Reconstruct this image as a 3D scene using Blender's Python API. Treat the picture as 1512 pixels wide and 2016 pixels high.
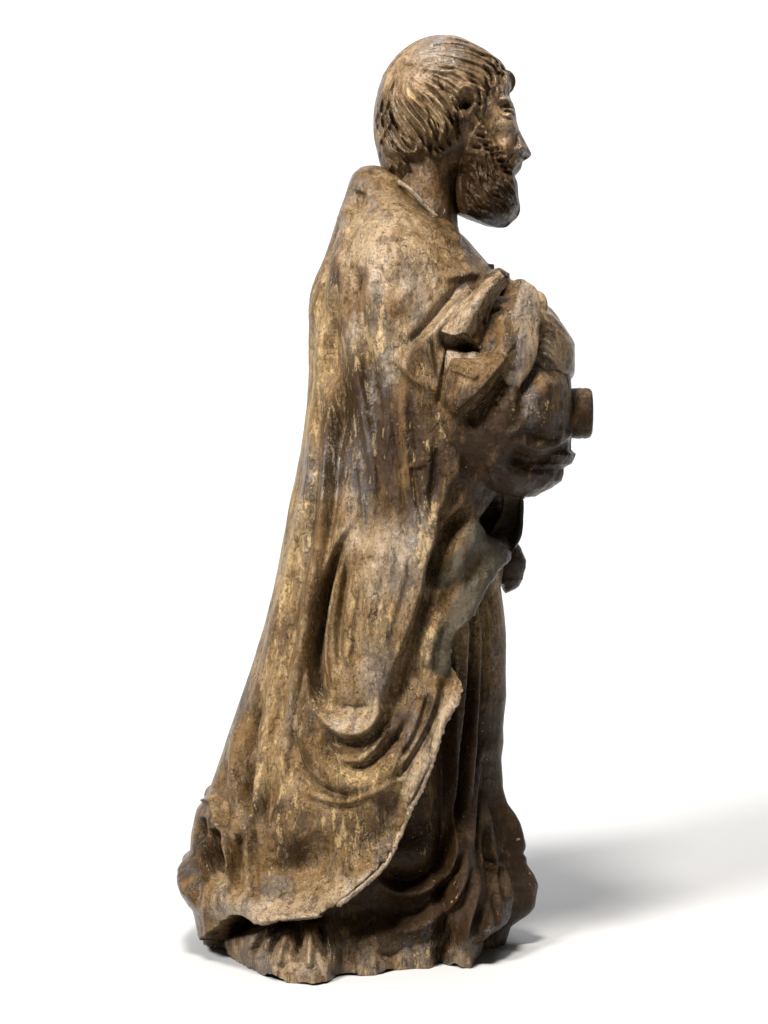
import bpy, math, random
import numpy as np
random.seed(7); rng = np.random.default_rng(7)
scene = bpy.context.scene
for o in list(bpy.data.objects): bpy.data.objects.remove(o)
C = scene.collection

# ------------------------------------------------------------------ camera
S = 0.00032                 # metres per work unit (one unit = one photo pixel at the statue's mid plane)
W, H = 1512, 2016
F = 4954.0                  # camera distance / focal length in units
HC = 1066.0                 # camera height above the floor in units
PITCH = math.atan(208 / F)
cp, sp = math.cos(PITCH), math.sin(PITCH)
cam = bpy.data.cameras.new('camera'); cam_o = bpy.data.objects.new('camera', cam); C.objects.link(cam_o)
cam.sensor_fit = 'VERTICAL'; cam.sensor_height = 24.0; cam.lens = 24.0 * F / H
cam.clip_start = 0.05; cam.clip_end = 60
cam_o.location = (0, -F * S, HC * S); cam_o.rotation_euler = (math.pi / 2 - PITCH, 0, 0)
scene.camera = cam_o
scene.render.resolution_x, scene.render.resolution_y = 768, 1024

# ------------------------------------------------------------------ light
world = bpy.data.worlds.new('World'); scene.world = world; world.use_nodes = True
world.node_tree.nodes['Background'].inputs[0].default_value = (1.0, 0.985, 0.96, 1)
world.node_tree.nodes['Background'].inputs[1].default_value = 0.06
def area(name, loc, target, size, energy, col=(1, 1, 1)):
    L = bpy.data.lights.new(name, 'AREA'); L.shape = 'DISK'; L.size = size; L.energy = energy; L.color = col
    o = bpy.data.objects.new(name, L); C.objects.link(o); o.location = loc
    from mathutils import Vector
    o.rotation_euler = (Vector(target) - Vector(loc)).to_track_quat('-Z', 'Y').to_euler()
    return o
area('key_lamp', (-0.22, -1.10, 2.20), (0.0, 0, 0.34), 0.44, 78, (1.0, 0.955, 0.88))
area('added_shadow_light', (-1.05, -1.48, 1.52), (0.0, 0, 0.34), 0.46, 84, (1.0, 0.985, 0.96))  # unseen lamp, added to cast the long shadow across the floor
area('added_floor_light', (0.1, 0.9, 2.6), (0.1, 0.9, 0), 2.4, 52, (1.0, 0.995, 0.985))  # unseen overhead light, added to lift the floor to white
area('added_backdrop_light', (0.0, 1.5, 2.2), (0.0, 3.6, 0.6), 1.2, 112, (1, 1, 1))  # added out of view to whiten the backdrop
vs = scene.view_settings
vs.view_transform = 'Standard'; vs.look = 'None'; vs.exposure = 0.0; vs.gamma = 1.0; vs.use_curve_mapping = False
scene.render.engine = 'CYCLES'
scene.cycles.max_bounces = 6

# ------------------------------------------------------------------ projection
def unproj(px, py, depth):
    """photo pixel + distance in front of the statue's mid plane (units) -> X, Y, Z"""
    px = np.asarray(px, float); py = np.asarray(py, float); depth = np.asarray(depth, float)
    a = px - W / 2; b = H / 2 - py
    dy = cp * F + sp * b; dz = -sp * F + cp * b
    t = (F - depth) / dy
    return a * t, -depth + 0 * t, HC + dz * t
def proj(X, Y, Z):
    dy = Y + F; dz = Z - HC
    zc = cp * dy - sp * dz; yc = sp * dy + cp * dz
    return W / 2 + F * X / zc, H / 2 - F * yc / zc

# ------------------------------------------------------------------ relief maps (half photo resolution)
R = 2.0
GH, GW = int(H / R), int(W / R)
def newmap(): return np.zeros((GH, GW), np.float32)
def catmull(P, step=5.0, closed=False):
    P = np.asarray(P, float)
    if len(P) < 3 and not closed:
        n = max(2, int(np.linalg.norm(P[-1, :2] - P[0, :2]) / step)); t = np.linspace(0, 1, n)[:, None]
        return P[0] * (1 - t) + P[-1] * t
    Q = np.vstack([P[-1], P, P[0], P[1]]) if closed else np.vstack([2 * P[0] - P[1], P, 2 * P[-1] - P[-2]])
    out = []
    for i in range(1, len(Q) - 2):
        p0, p1, p2, p3 = Q[i - 1], Q[i], Q[i + 1], Q[i + 2]
        n = max(2, int(np.linalg.norm(p2[:2] - p1[:2]) / step))
        t = np.linspace(0, 1, n, endpoint=False)[:, None]
        out.append(0.5 * ((2 * p1) + (-p0 + p2) * t + (2 * p0 - 5 * p1 + 4 * p2 - p3) * t * t + (-p0 + 3 * p1 - 3 * p2 + p3) * t ** 3))
    if not closed: out.append(P[-1:])
    return np.vstack(out)
def sstep(e0, e1, x):
    t = np.clip((x - e0) / (e1 - e0), 0, 1); return t * t * (3 - 2 * t)
def stroke(M, pts, h, wl, wr=None, t0=0.22, t1=0.22, mode='add', step=6.0):
    """ridge (h>0) or groove (h<0) along pts; wl = width on the cross>0 side (screen left when drawn downward,
    below when drawn rightward), wr = the other side; ends taper over t0 / t1 of the length"""
    wr = wl if wr is None else wr
    P = np.asarray(pts, float)
    P = catmull(P, step)
    wm = 2.6 * max(wl, wr)
    x0 = int(max(0, (P[:, 0].min() - wm) / R)); x1 = int(min(GW, (P[:, 0].max() + wm) / R + 2))
    y0 = int(max(0, (P[:, 1].min() - wm) / R)); y1 = int(min(GH, (P[:, 1].max() + wm) / R + 2))
    if x1 <= x0 or y1 <= y0: return
    best = np.full((y1 - y0, x1 - x0), 1e9, np.float32); sgn = np.ones_like(best); tt = np.zeros_like(best)
    seg = np.linalg.norm(np.diff(P[:, :2], axis=0), axis=1); cum = np.concatenate([[0], np.cumsum(seg)]); L = cum[-1] + 1e-6
    for i in range(len(P) - 1):
        a = P[i, :2]; b = P[i + 1, :2]; d = b - a; l2 = d @ d + 1e-9
        xa = int(max(x0, (min(a[0], b[0]) - wm) / R)); xb = int(min(x1, (max(a[0], b[0]) + wm) / R + 2))
        ya = int(max(y0, (min(a[1], b[1]) - wm) / R)); yb = int(min(y1, (max(a[1], b[1]) + wm) / R + 2))
        if xb <= xa or yb <= ya: continue
        X = (np.arange(xa, xb) * R)[None, :] - a[0]; Y = (np.arange(ya, yb) * R)[:, None] - a[1]
        t = np.clip((X * d[0] + Y * d[1]) / l2, 0, 1)
        ex = X - t * d[0]; ey = Y - t * d[1]; dist = np.sqrt(ex * ex + ey * ey)
        cr = d[0] * Y - d[1] * X
        s = (slice(ya - y0, yb - y0), slice(xa - x0, xb - x0))
        m = dist < best[s]
        best[s] = np.where(m, dist, best[s]); sgn[s] = np.where(m, cr, sgn[s]); tt[s] = np.where(m, (cum[i] + t * seg[i]) / L, tt[s])
    w = np.where(sgn > 0, wl, wr)
    g = np.exp(-(best / w) ** 2)
    tap = np.ones_like(g)
    if t0 > 0: tap = tap * sstep(-0.05, t0, tt)
    if t1 > 0: tap = tap * (1 - sstep(1 - t1, 1.05, tt))
    g = g * tap
    v = M[y0:y1, x0:x1]
    if mode == 'add': v += h * g
    elif mode == 'max': np.maximum(v, h * g, out=v)
    else: v += (h - v) * g                    # 'mix'
def blob(M, x, y, rx, ry, h, mode='add', ang=0.0):
    wm = 2.6 * max(rx, ry)
    x0 = int(max(0, (x - wm) / R)); x1 = int(min(GW, (x + wm) / R)); y0 = int(max(0, (y - wm) / R)); y1 = int(min(GH, (y + wm) / R))
    X = (np.arange(x0, x1) * R)[None, :] - x; Y = (np.arange(y0, y1) * R)[:, None] - y
    c, s = math.cos(ang), math.sin(ang)
    g = np.exp(-(((X * c + Y * s) / rx) ** 2 + ((-X * s + Y * c) / ry) ** 2))
    v = M[y0:y1, x0:x1]
    if mode == 'add': v += h * g
    elif mode == 'max': np.maximum(v, h * g, out=v)
    else: v += (h - v) * g
def polysd(poly, spread=80):
    """signed distance (positive inside) to a polygon, clipped to spread"""
    P = np.asarray(poly, float); n = len(P)
    Xs = (np.arange(GW) * R)[None, :]; Ys = (np.arange(GH) * R)[:, None]
    inside = np.zeros((GH, GW), bool); best = np.full((GH, GW), spread, np.float32)
    for i in range(n):
        a = P[i]; b = P[(i + 1) % n]
        if a[1] != b[1]:
            c = ((a[1] > Ys) != (b[1] > Ys)) & (Xs < (b[0] - a[0]) * (Ys - a[1]) / (b[1] - a[1]) + a[0])
            inside ^= c
        xa = int(max(0, (min(a[0], b[0]) - spread) / R)); xb = int(min(GW, (max(a[0], b[0]) + spread) / R + 2))
        ya = int(max(0, (min(a[1], b[1]) - spread) / R)); yb = int(min(GH, (max(a[1], b[1]) + spread) / R + 2))
        if xb <= xa or yb <= ya: continue
        d = b - a; l2 = d @ d + 1e-9
        X = (np.arange(xa, xb) * R)[None, :] - a[0]; Y = (np.arange(ya, yb) * R)[:, None] - a[1]
        t = np.clip((X * d[0] + Y * d[1]) / l2, 0, 1)
        best[ya:yb, xa:xb] = np.minimum(best[ya:yb, xa:xb], np.sqrt((X - t * d[0]) ** 2 + (Y - t * d[1]) ** 2))
    return np.where(inside, best, -best)
def region(M, poly, h, soft=6.0):
    M += h * sstep(-soft / 2, soft / 2, polysd(poly, soft * 2 + 4))
def sample(M, px, py):
    x = np.clip(px / R, 0, GW - 1.001); y = np.clip(py / R, 0, GH - 1.001)
    i = x.astype(int); j = y.astype(int); fx = x - i; fy = y - j
    return (M[j, i] * (1 - fx) + M[j, i + 1] * fx) * (1 - fy) + (M[j + 1, i] * (1 - fx) + M[j + 1, i + 1] * fx) * fy
def vnoise(p, seed=0):
    """value noise, p (...,3)"""
    pi = np.floor(p).astype(np.int64); f = p - pi; f = f * f * (3 - 2 * f)
    def h(ix, iy, iz):
        n = ix * 374761393 + iy * 668265263 + iz * 2147483647 + seed * 974711
        n = (n ^ (n >> 13)) * 1274126177; n = n ^ (n >> 16)
        return (n & 0xFFFF) / 65535.0
    x, y, z = pi[..., 0], pi[..., 1], pi[..., 2]; r = 0
    for a in (0, 1):
        for b in (0, 1):
            for c in (0, 1):
                w = (f[..., 0] if a else 1 - f[..., 0]) * (f[..., 1] if b else 1 - f[..., 1]) * (f[..., 2] if c else 1 - f[..., 2])
                r = r + w * h(x + a, y + b, z + c)
    return r * 2 - 1
def lumps(P, amp, scale, seed, oct=3):
    r = 0
    for k in range(oct): r = r + amp * 0.5 ** k * vnoise(P / (scale * 0.5 ** k), seed + k)
    return r

# ------------------------------------------------------------------ materials
def clay(name, ramp=None, bump=0.7, rough=0.23, streak=0.36, flake=1.0, coat=0.20):
    """old painted terracotta: brown paint, worn mauve-grey bands, flakes down to the ochre ground.
    reads the colour attribute 'patina' (r ochre, g dark, b grey, a lining)"""
    c = dict(brown=(0.165, 0.092, 0.031), dark=(0.034, 0.0172, 0.0062), grey=(0.34, 0.236, 0.135), ochre=(0.52, 0.352, 0.158),
             lining=(0.060, 0.051, 0.032), cream=(0.62, 0.47, 0.25))
    if ramp: c.update(ramp)
    c = {k: tuple(x * 0.70 for x in v) for k, v in c.items()}
    m = bpy.data.materials.new(name); m.use_nodes = True
    nt = m.node_tree; N = nt.nodes; L = nt.links
    bs = N['Principled BSDF']
    tc = N.new('ShaderNodeTexCoord')
    def mapping(sx, sy, sz, loc=(0, 0, 0)):
        mp = N.new('ShaderNodeMapping'); mp.inputs['Scale'].default_value = (sx, sy, sz); mp.inputs['Location'].default_value = loc
        L.new(tc.outputs['Object'], mp.inputs[0]); return mp.outputs[0]
    def noise(vec, scale, detail=6, rough_=0.6, dist=0.0):
        n = N.new('ShaderNodeTexNoise'); n.inputs['Scale'].default_value = scale; n.inputs['Detail'].default_value = detail
        n.inputs['Roughness'].default_value = rough_; n.inputs['Distortion'].default_value = dist; L.new(vec, n.inputs['Vector']); return n.outputs['Fac']
    def math_(op, a, b=None, clamp=False):
        n = N.new('ShaderNodeMath'); n.operation = op; n.use_clamp = clamp
        for i, v in enumerate((a, b)):
            if v is None: continue
            if isinstance(v, (int, float)): n.inputs[i].default_value = v
            else: L.new(v, n.inputs[i])
        return n.outputs[0]
    def ss(x, e0, e1):
        n = N.new('ShaderNodeMapRange'); n.interpolation_type = 'SMOOTHSTEP'
        L.new(x, n.inputs[0]); n.inputs[1].default_value = e0; n.inputs[2].default_value = e1; return n.outputs[0]
    def mix(f, a, b):
        n = N.new('ShaderNodeMix'); n.data_type = 'RGBA'
        L.new(f, n.inputs[0])
        for i, v in ((6, a), (7, b)):
            if isinstance(v, tuple): n.inputs[i].default_value = v + (1,)
            else: L.new(v, n.inputs[i])
        return n.outputs[2]
    at = N.new('ShaderNodeAttribute'); at.attribute_name = 'patina_and_shade'
    sepc = N.new('ShaderNodeSeparateColor'); L.new(at.outputs['Color'], sepc.inputs[0])
    oc, dk, gr, li = sepc.outputs[0], sepc.outputs[1], sepc.outputs[2], at.outputs['Alpha']
    iso = mapping(1, 1, 1); stv = mapping(1, 1, streak); stf = mapping(1, 1, 0.16)
    nbig = noise(stv, 34, 8, 0.72); nmid = noise(stv, 120, 9, 0.72, 0.4); nfine = noise(iso, 620, 6, 0.7)
    nfl = noise(stv, 260, 14, 0.78, 0.30); nsp = noise(iso, 330, 4, 0.6); nsp2 = noise(iso, 90, 4, 0.6); nst = noise(stf, 260, 6, 0.65); ngr = noise(iso, 1500, 3, 0.7)
    def drive(w, n, k): return math_('ADD', w, math_('MULTIPLY', math_('SUBTRACT', n, 0.5), k))
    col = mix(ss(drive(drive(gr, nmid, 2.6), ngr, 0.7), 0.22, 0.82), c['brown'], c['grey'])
    col = mix(math_('MULTIPLY', ss(drive(0.5, nst, 2.0), 0.45, 0.9), 0.5), col, c['brown'])
    col = mix(ss(drive(drive(dk, nbig, 3.0), nmid, 1.6), 0.24, 0.86), col, c['dark'])
    col = mix(math_('MULTIPLY', ss(drive(drive(dk, nst, 5.0), nbig, 1.5), 0.55, 1.1), 0.7), col, c['dark'])
    ochre = mix(ss(nmid, 0.3, 0.7), tuple(v * 0.66 for v in c['ochre']), tuple(min(1, v * 1.15) for v in c['ochre']))
    drv = drive(drive(drive(drive(oc, nfl, 3.0 * flake), nfine, 1.4), nst, 1.8), nbig, 1.2)
    f_oc = math_('MULTIPLY', ss(drv, 0.54, 0.72), 0.80)
    wash = math_('MULTIPLY', ss(drive(drive(oc, nbig, 1.6), ngr, 0.6), 0.30, 1.1), 0.50)
    col = mix(wash, col, tuple(v * 0.8 for v in c['ochre']))
    col = mix(f_oc, col, ochre)
    col = mix(math_('MULTIPLY', ss(drive(li, nmid, 0.9), 0.3, 0.75), 0.92), col, c['lining'])
    # umber staining, dark pitting and cream specks
    col = mix(math_('MULTIPLY', ss(noise(mapping(1, 1, 0.5, (3, 1, 2)), 70, 10, 0.75), 0.50, 0.60), 0.65), col, tuple(v * 1.6 for v in c['dark']))
    col = mix(math_('MULTIPLY', ss(nfine, 0.54, 0.63), 0.75), col, c['dark'])
    col = mix(math_('MULTIPLY', ss(nsp, 0.615, 0.67), 0.6), col, tuple(v * 0.7 for v in c['dark']))
    spk = math_('MULTIPLY', ss(nsp, 0.33, 0.28), ss(nsp2, 0.50, 0.58))
    col = mix(math_('MULTIPLY', spk, 0.75), col, c['cream'])
    vo = N.new('ShaderNodeTexVoronoi'); vo.feature = 'DISTANCE_TO_EDGE'; vo.inputs['Scale'].default_value = 130
    wv = N.new('ShaderNodeVectorMath'); wv.operation = 'MULTIPLY_ADD'; nv = N.new('ShaderNodeTexNoise'); nv.inputs['Scale'].default_value = 160; nv.inputs['Detail'].default_value = 4
    L.new(iso, nv.inputs['Vector']); L.new(nv.outputs['Color'], wv.inputs[0]); wv.inputs[1].default_value = (0.006, 0.006, 0.006); L.new(mapping(1, 1, 0.55), wv.inputs[2]); L.new(wv.outputs[0], vo.inputs['Vector'])
    crack = math_('MULTIPLY', ss(vo.outputs['Distance'], 0.035, 0.0), ss(noise(mapping(1, 1, 0.7, (5, 2, 1)), 45, 6, 0.7), 0.50, 0.60))
    col = mix(math_('MULTIPLY', crack, 0.75), col, tuple(v * 0.6 for v in c['dark']))
    tint = N.new('ShaderNodeHueSaturation'); L.new(col, tint.inputs['Color'])
    L.new(math_('ADD', math_('MULTIPLY', ngr, 1.3), 0.36), tint.inputs['Value']); tint.inputs['Saturation'].default_value = 0.98
    L.new(tint.outputs[0], bs.inputs['Base Color'])
    ro = math_('ADD', rough - 0.14, math_('MULTIPLY', nmid, 0.30))
    ro = math_('ADD', ro, math_('MULTIPLY', f_oc, 0.22), True)
    L.new(ro, bs.inputs['Roughness'])
    L.new(math_('ADD', 0.16, math_('MULTIPLY', ss(drive(gr, nbig, 2.4), 0.35, 0.8), 0.5)), bs.inputs['Specular IOR Level'])
    ro = math_('SUBTRACT', ro, math_('MULTIPLY', ss(drive(gr, nbig, 2.4), 0.35, 0.8), 0.05), True); L.new(ro, bs.inputs['Roughness'])
    hsum = math_('ADD', math_('MULTIPLY', nmid, 0.8), math_('ADD', math_('MULTIPLY', nfine, 0.55), math_('MULTIPLY', ngr, 0.16)))
    hsum = math_('SUBTRACT', hsum, math_('MULTIPLY', f_oc, 0.22))
    hsum = math_('SUBTRACT', hsum, math_('MULTIPLY', ss(nsp, 0.615, 0.67), 0.3))
    hsum = math_('SUBTRACT', hsum, math_('MULTIPLY', crack, 0.5))
    b = N.new('ShaderNodeBump'); b.inputs['Strength'].default_value = bump; b.inputs['Distance'].default_value = 0.0022
    L.new(hsum, b.inputs['Height']); L.new(b.outputs[0], bs.inputs['Normal'])
    wax = math_('MULTIPLY', ss(drive(drive(gr, nbig, 3.2), nmid, 1.2), 0.40, 0.85), math_('SUBTRACT', 1.0, f_oc))
    L.new(math_('MULTIPLY', wax, coat), bs.inputs['Coat Weight']); bs.inputs['Coat Roughness'].default_value = 0.17
    b2 = N.new('ShaderNodeBump'); b2.inputs['Strength'].default_value = 0.30; b2.inputs['Distance'].default_value = 0.0012
    L.new(hsum, b2.inputs['Height']); L.new(b2.outputs[0], bs.inputs['Coat Normal'])
    return m
M_CLAY = clay('painted_terracotta')
M_SKIN = clay('varnished_terracotta', dict(brown=(0.15, 0.085, 0.036), grey=(0.33, 0.22, 0.125)), bump=0.4, rough=0.28, streak=0.6, flake=0.6, coat=0.12)
M_HAIR = clay('hair_terracotta', dict(brown=(0.145, 0.088, 0.042), grey=(0.33, 0.222, 0.125)), bump=0.4, rough=0.26, streak=0.6, flake=0.7, coat=0.25)
def plain(name, col, rough):
    m = bpy.data.materials.new(name); m.use_nodes = True; nt = m.node_tree; b = nt.nodes['Principled BSDF']
    b.inputs['Roughness'].default_value = rough
    n = nt.nodes.new('ShaderNodeTexNoise'); n.inputs['Scale'].default_value = 3.0
    r = nt.nodes.new('ShaderNodeValToRGB'); r.color_ramp.elements[0].color = tuple(v * 0.985 for v in col) + (1,); r.color_ramp.elements[1].color = col + (1,)
    nt.links.new(n.outputs['Fac'], r.inputs[0]); nt.links.new(r.outputs[0], b.inputs['Base Color'])
    return m
M_WHITE = plain('white_paper', (0.44, 0.44, 0.445), 0.95); M_WHITE.node_tree.nodes['Principled BSDF'].inputs['Specular IOR Level'].default_value = 0.05

# ------------------------------------------------------------------ setting: seamless white sweep
def meshobj(name, V, Fc, mat, parent=None, smooth=True, patina_and_shade=None):
    me = bpy.data.meshes.new(name)
    V = np.asarray(V, np.float32).reshape(-1, 3); Fc = np.asarray(Fc, np.int32)
    k = Fc.shape[1]
    me.vertices.add(len(V)); me.vertices.foreach_set('co', V.ravel())
    me.loops.add(Fc.size); me.loops.foreach_set('vertex_index', Fc.ravel())
    me.polygons.add(len(Fc)); me.polygons.foreach_set('loop_start', np.arange(0, Fc.size, k, dtype=np.int32))
    me.polygons.foreach_set('loop_total', np.full(len(Fc), k, np.int32))
    me.update(calc_edges=True); me.validate()
    if smooth: me.polygons.foreach_set('use_smooth', np.ones(len(me.polygons), bool))
    if patina_and_shade is not None:
        a = me.color_attributes.new('patina_and_shade', 'FLOAT_COLOR', 'POINT'); a.data.foreach_set('color', np.asarray(patina_and_shade, np.float32).ravel())
    me.materials.append(mat)
    o = bpy.data.objects.new(name, me); C.objects.link(o)
    if parent is not None: o.parent = parent
    return o
prof = [(-3.2, 0.0), (-1.0, 0.0), (1.0, 0.0), (2.6, 0.0)]
for k in range(1, 13):
    a = k / 12 * math.pi / 2; prof.append((2.6 + 1.0 * math.sin(a), 1.0 - 1.0 * math.cos(a)))
prof.append((3.6, 3.6))
V = []; Fq = []
for i, (y, z) in enumerate(prof): V += [(-4.5, y, z), (4.5, y, z)]
for i in range(len(prof) - 1): Fq.append((2 * i, 2 * i + 1, 2 * i + 3, 2 * i + 2))
bd = meshobj('backdrop', V, Fq, M_WHITE); bd['kind'] = 'structure'

# ------------------------------------------------------------------ statue
st = bpy.data.objects.new('saint_statue', None); C.objects.link(st)
st['label'] = 'worn brown terracotta statue of a bearded man in a long flaking cloak'
st['category'] = 'statue'

# ---- hem line of the cloak (photo pixels): everything right of / under it is tunic
HEM = [(1034, 980), (1028, 1040), (1012, 1085), (975, 1125), (940, 1180), (922, 1225), (893, 1252), (884, 1290), (890, 1325), (903, 1352), (893, 1395),
       (868, 1440), (855, 1490), (836, 1545), (812, 1590), (795, 1630), (768, 1690), (742, 1722), (700, 1758), (664, 1785), (630, 1817), (595, 1826), (560, 1824),
       (532, 1834), (505, 1826), (475, 1810), (450, 1818), (425, 1840), (392, 1864)]
HEMc = catmull(HEM, 7); HEMc[2:-2] += rng.normal(size=(len(HEMc) - 4, 2)) * 2.6
TUN = np.vstack([HEMc, [(300, 1880), (300, 2016), (1500, 2016), (1500, 980)]])
sd_tun = polysd(TUN, 60)
B = newmap()                      # relief of body, cloak, sleeve
B -= 40 * sstep(-2.5, 2.5, sd_tun)
B += 12 * sstep(-34, -3, sd_tun) * (sd_tun < 0) * sstep(440, 560, (np.arange(GW) * R)[None, :]) * sstep(1040, 1120, (np.arange(GH) * R)[:, None])
yy0 = (np.arange(GH) * R)[:, None]
def G(pts, h, wl, wr=None, **k): stroke(B, pts, h, wl, wr, **k)
# -- collar and shoulder
G([(716, 346), (706, 372), (692, 402), (672, 440)], 9, 4, 12)
G([(712, 385), (706, 405), (698, 428)], -16, 10, 9)
G([(785, 372), (815, 400), (848, 424), (885, 452)], -5, 18, 14)
G([(800, 362), (835, 398), (868, 438), (905, 488)], 9, 7, 6, t0=.1, t1=.1)
blob(B, 750, 500, 70, 66, 9)
G([(720, 535), (708, 585), (708, 625), (714, 660)], -18, 13, 9)
G([(738, 540), (724, 600), (722, 650)], 7, 12, 20)
G([(680, 500), (672, 560), (668, 620)], 6, 14)
G([(695, 520), (688, 580), (686, 640)], -6, 9)
G([(835, 562), (790, 565), (750, 578)], -3, 14, 12)
blob(B, 785, 605, 48, 26, 6, ang=-0.4)
G([(910, 572), (868, 618), (830, 662), (798, 695)], -11, 10, 8)
G([(925, 578), (880, 628), (838, 680), (800, 720)], 13, 6, 26)
G([(870, 560), (900, 552), (945, 548)], 8, 10)
blob(B, 800, 480, 50, 40, 5)
G([(905, 500), (918, 530), (925, 552)], 5, 6)
G([(714, 346), (735, 345), (760, 352), (795, 372)], 8, 7, 5, t0=.05)
G([(770, 365), (800, 388), (830, 412), (865, 438)], -8, 14, 9)
G([(730, 352), (728, 380), (722, 410)], 6, 9, 12)
G([(690, 440), (660, 520), (640, 600)], 6, 8, 14); G([(668, 440), (645, 520), (628, 590)], -5, 7)
G([(760, 420), (800, 432), (850, 455), (900, 500)], 6, 14, 20)
# -- long falling folds of the back and side
G([(648, 600), (656, 700), (668, 800), (684, 900)], -9, 16, 12)
G([(690, 640), (700, 720), (722, 820), (750, 930), (775, 1030)], 8, 18, 9)
G([(712, 650), (735, 750), (762, 860)], -7, 10, 12)
G([(798, 770), (796, 860), (797, 960), (802, 1050)], 3, 14, 6)
G([(820, 720), (815, 820), (822, 930), (815, 1040)], -3, 12, 18)
G([(655, 740), (650, 860), (644, 980), (638, 1080)], 9, 34, 6)
G([(618, 640), (616, 760), (606, 900), (588, 1020)], -5, 9)
G([(596, 880), (580, 980), (560, 1100), (548, 1200)], -6, 8)
G([(845, 690), (838, 760), (835, 830)], 6, 12)
G([(640, 660), (630, 800), (618, 950)], 5, 10)
for k in range(26):                                     # fine drag marks of the modelling tool
    x = 600 + rng.random() * 260; y = 640 + rng.random() * 380; l = 60 + rng.random() * 120
    sl = (x - 640) / 220 * 0.22
    G([(x, y), (x + sl * l * .5, y + l * .5), (x + sl * l, y + l)], rng.normal() * 2.4, 4 + 3 * rng.random())
for pts, h in (([(662, 690), (653, 850), (641, 1000), (618, 1150), (592, 1300), (565, 1450), (548, 1600)], 9), ([(628, 760), (616, 900), (598, 1050), (570, 1200), (535, 1350), (505, 1470)], 8),
               ([(604, 950), (577, 1100), (543, 1250), (502, 1390), (466, 1500), (442, 1590)], 7), ([(582, 1180), (560, 1300), (535, 1420), (520, 1530), (518, 1650)], 7),
               ([(700, 700), (714, 820), (730, 930), (735, 1020)], 4), ([(745, 740), (762, 850), (780, 960), (786, 1050)], 3.5), ([(850, 860), (838, 960), (832, 1040)], 4),
               ([(640, 470), (622, 560), (614, 660)], 5), ([(655, 560), (636, 680), (630, 780)], 6), ([(770, 720), (800, 760), (840, 780)], -5)):
    G(pts, h, 15, 7); G([(x + 15, y) for x, y in pts], -h * 1.1, 6, 12)
B[:] *= 1 + 0.2 * (sstep(400, 460, yy0) * sstep(1080, 980, yy0)) * (sd_tun < -2)
# -- the big pouch fold
G([(700, 1040), (668, 1082), (645, 1140), (628, 1215), (615, 1300), (617, 1365), (640, 1410)], -15, 7, 26, t0=.35, t1=.12)
G([(690, 1050), (662, 1092), (643, 1145), (627, 1215), (614, 1300), (616, 1362), (636, 1404)], -42, 5, 11, t0=.4, t1=.12)
G([(655, 1070), (625, 1160), (604, 1250), (598, 1320), (608, 1385), (640, 1438), (668, 1455)], 9, 50, 9)
G([(682, 1110), (670, 1200), (664, 1270), (670, 1335)], -22, 6, 9)
G([(664, 1110), (650, 1200), (642, 1290), (654, 1375)], 13, 7, 6)
G([(712, 1150), (704, 1240), (694, 1330)], -11, 8, 12); G([(760, 1120), (742, 1220), (722, 1320)], -6, 9); G([(800, 1090), (778, 1190), (748, 1290)], 7, 9)
G([(770, 1050), (745, 1180), (715, 1310)], 12, 46, 55)
G([(858, 1020), (842, 1100), (820, 1180), (790, 1270), (760, 1345), (738, 1395)], 22, 50, 10, t1=.3)
G([(860, 1085), (842, 1180), (812, 1268), (780, 1348), (750, 1425)], -22, 10, 28)
G([(622, 1398), (652, 1438), (690, 1453), (730, 1436), (755, 1392)], 15, 8, 24, t0=.2, t1=.25)
G([(650, 1392), (688, 1412), (735, 1392)], -9, 14, 20)
G([(675, 1398), (700, 1404), (730, 1400)], -5, 3)
G([(636, 1452), (680, 1474), (732, 1458), (772, 1400)], -24, 18, 8)
G([(668, 1500), (698, 1508), (728, 1490), (765, 1445)], 10, 6, 14)
G([(678, 1518), (722, 1516), (770, 1478), (805, 1425)], -13, 9, 7)
G([(578, 1370), (606, 1465), (650, 1530), (700, 1556), (762, 1536), (812, 1476), (848, 1400), (875, 1310)], 17, 26, 22)
G([(572, 1440), (592, 1510), (620, 1552), (670, 1574), (725, 1570)], -14, 12, 9)
G([(600, 1566), (660, 1584), (730, 1572), (795, 1535)], 9, 10, 8)
G([(610, 1585), (665, 1600), (720, 1592)], -5, 6)
G([(846, 1370), (820, 1450), (782, 1512)], -15, 6, 10)
G([(876, 1345), (848, 1432), (806, 1508), (772, 1548)], -19, 9, 8)
G([(862, 1360), (832, 1440), (795, 1510)], 7, 5, 5)
G([(905, 1352), (880, 1420), (852, 1480), (815, 1555), (795, 1600)], 18, 20, 6, t0=.1)
G([(860, 1200), (835, 1280), (850, 1330)], 13, 24)
G([(880, 1230), (860, 1300), (862, 1360)], -7, 10)
# -- lower left side
G([(506, 1395), (495, 1480), (490, 1560), (492, 1625)], -30, 17, 7)
G([(520, 1410), (510, 1540), (506, 1630)], 10, 7, 18)
G([(470, 1410), (463, 1500), (468, 1600)], 7, 10, 8)
G([(448, 1500), (437, 1575), (445, 1640)], -10, 9, 7)
G([(545, 1300), (540, 1420), (545, 1540)], 6, 14)
G([(565, 1350), (560, 1450), (575, 1560)], -7, 9)
G([(418, 1640), (426, 1690), (432, 1745)], -26, 10, 8)
G([(402, 1655), (410, 1705), (408, 1745)], 12, 5, 6)
G([(396, 1618), (391, 1680), (388, 1722)], -24, 9, 7)
G([(442, 1640), (455, 1700), (458, 1770)], 11, 6, 5)
G([(470, 1650), (468, 1720), (476, 1765)], -10, 8, 6)
G([(500, 1640), (498, 1720), (510, 1790)], -6, 8)
G([(420, 1560), (432, 1620), (440, 1650)], 8, 6, 5)
G([(384, 1592), (402, 1584), (420, 1582)], 5, 4)
blob(B, 598, 1722, 62, 42, -30, ang=-0.6)
blob(B, 560, 1650, 40, 40, 6); blob(B, 480, 1780, 60, 30, 8)
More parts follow.
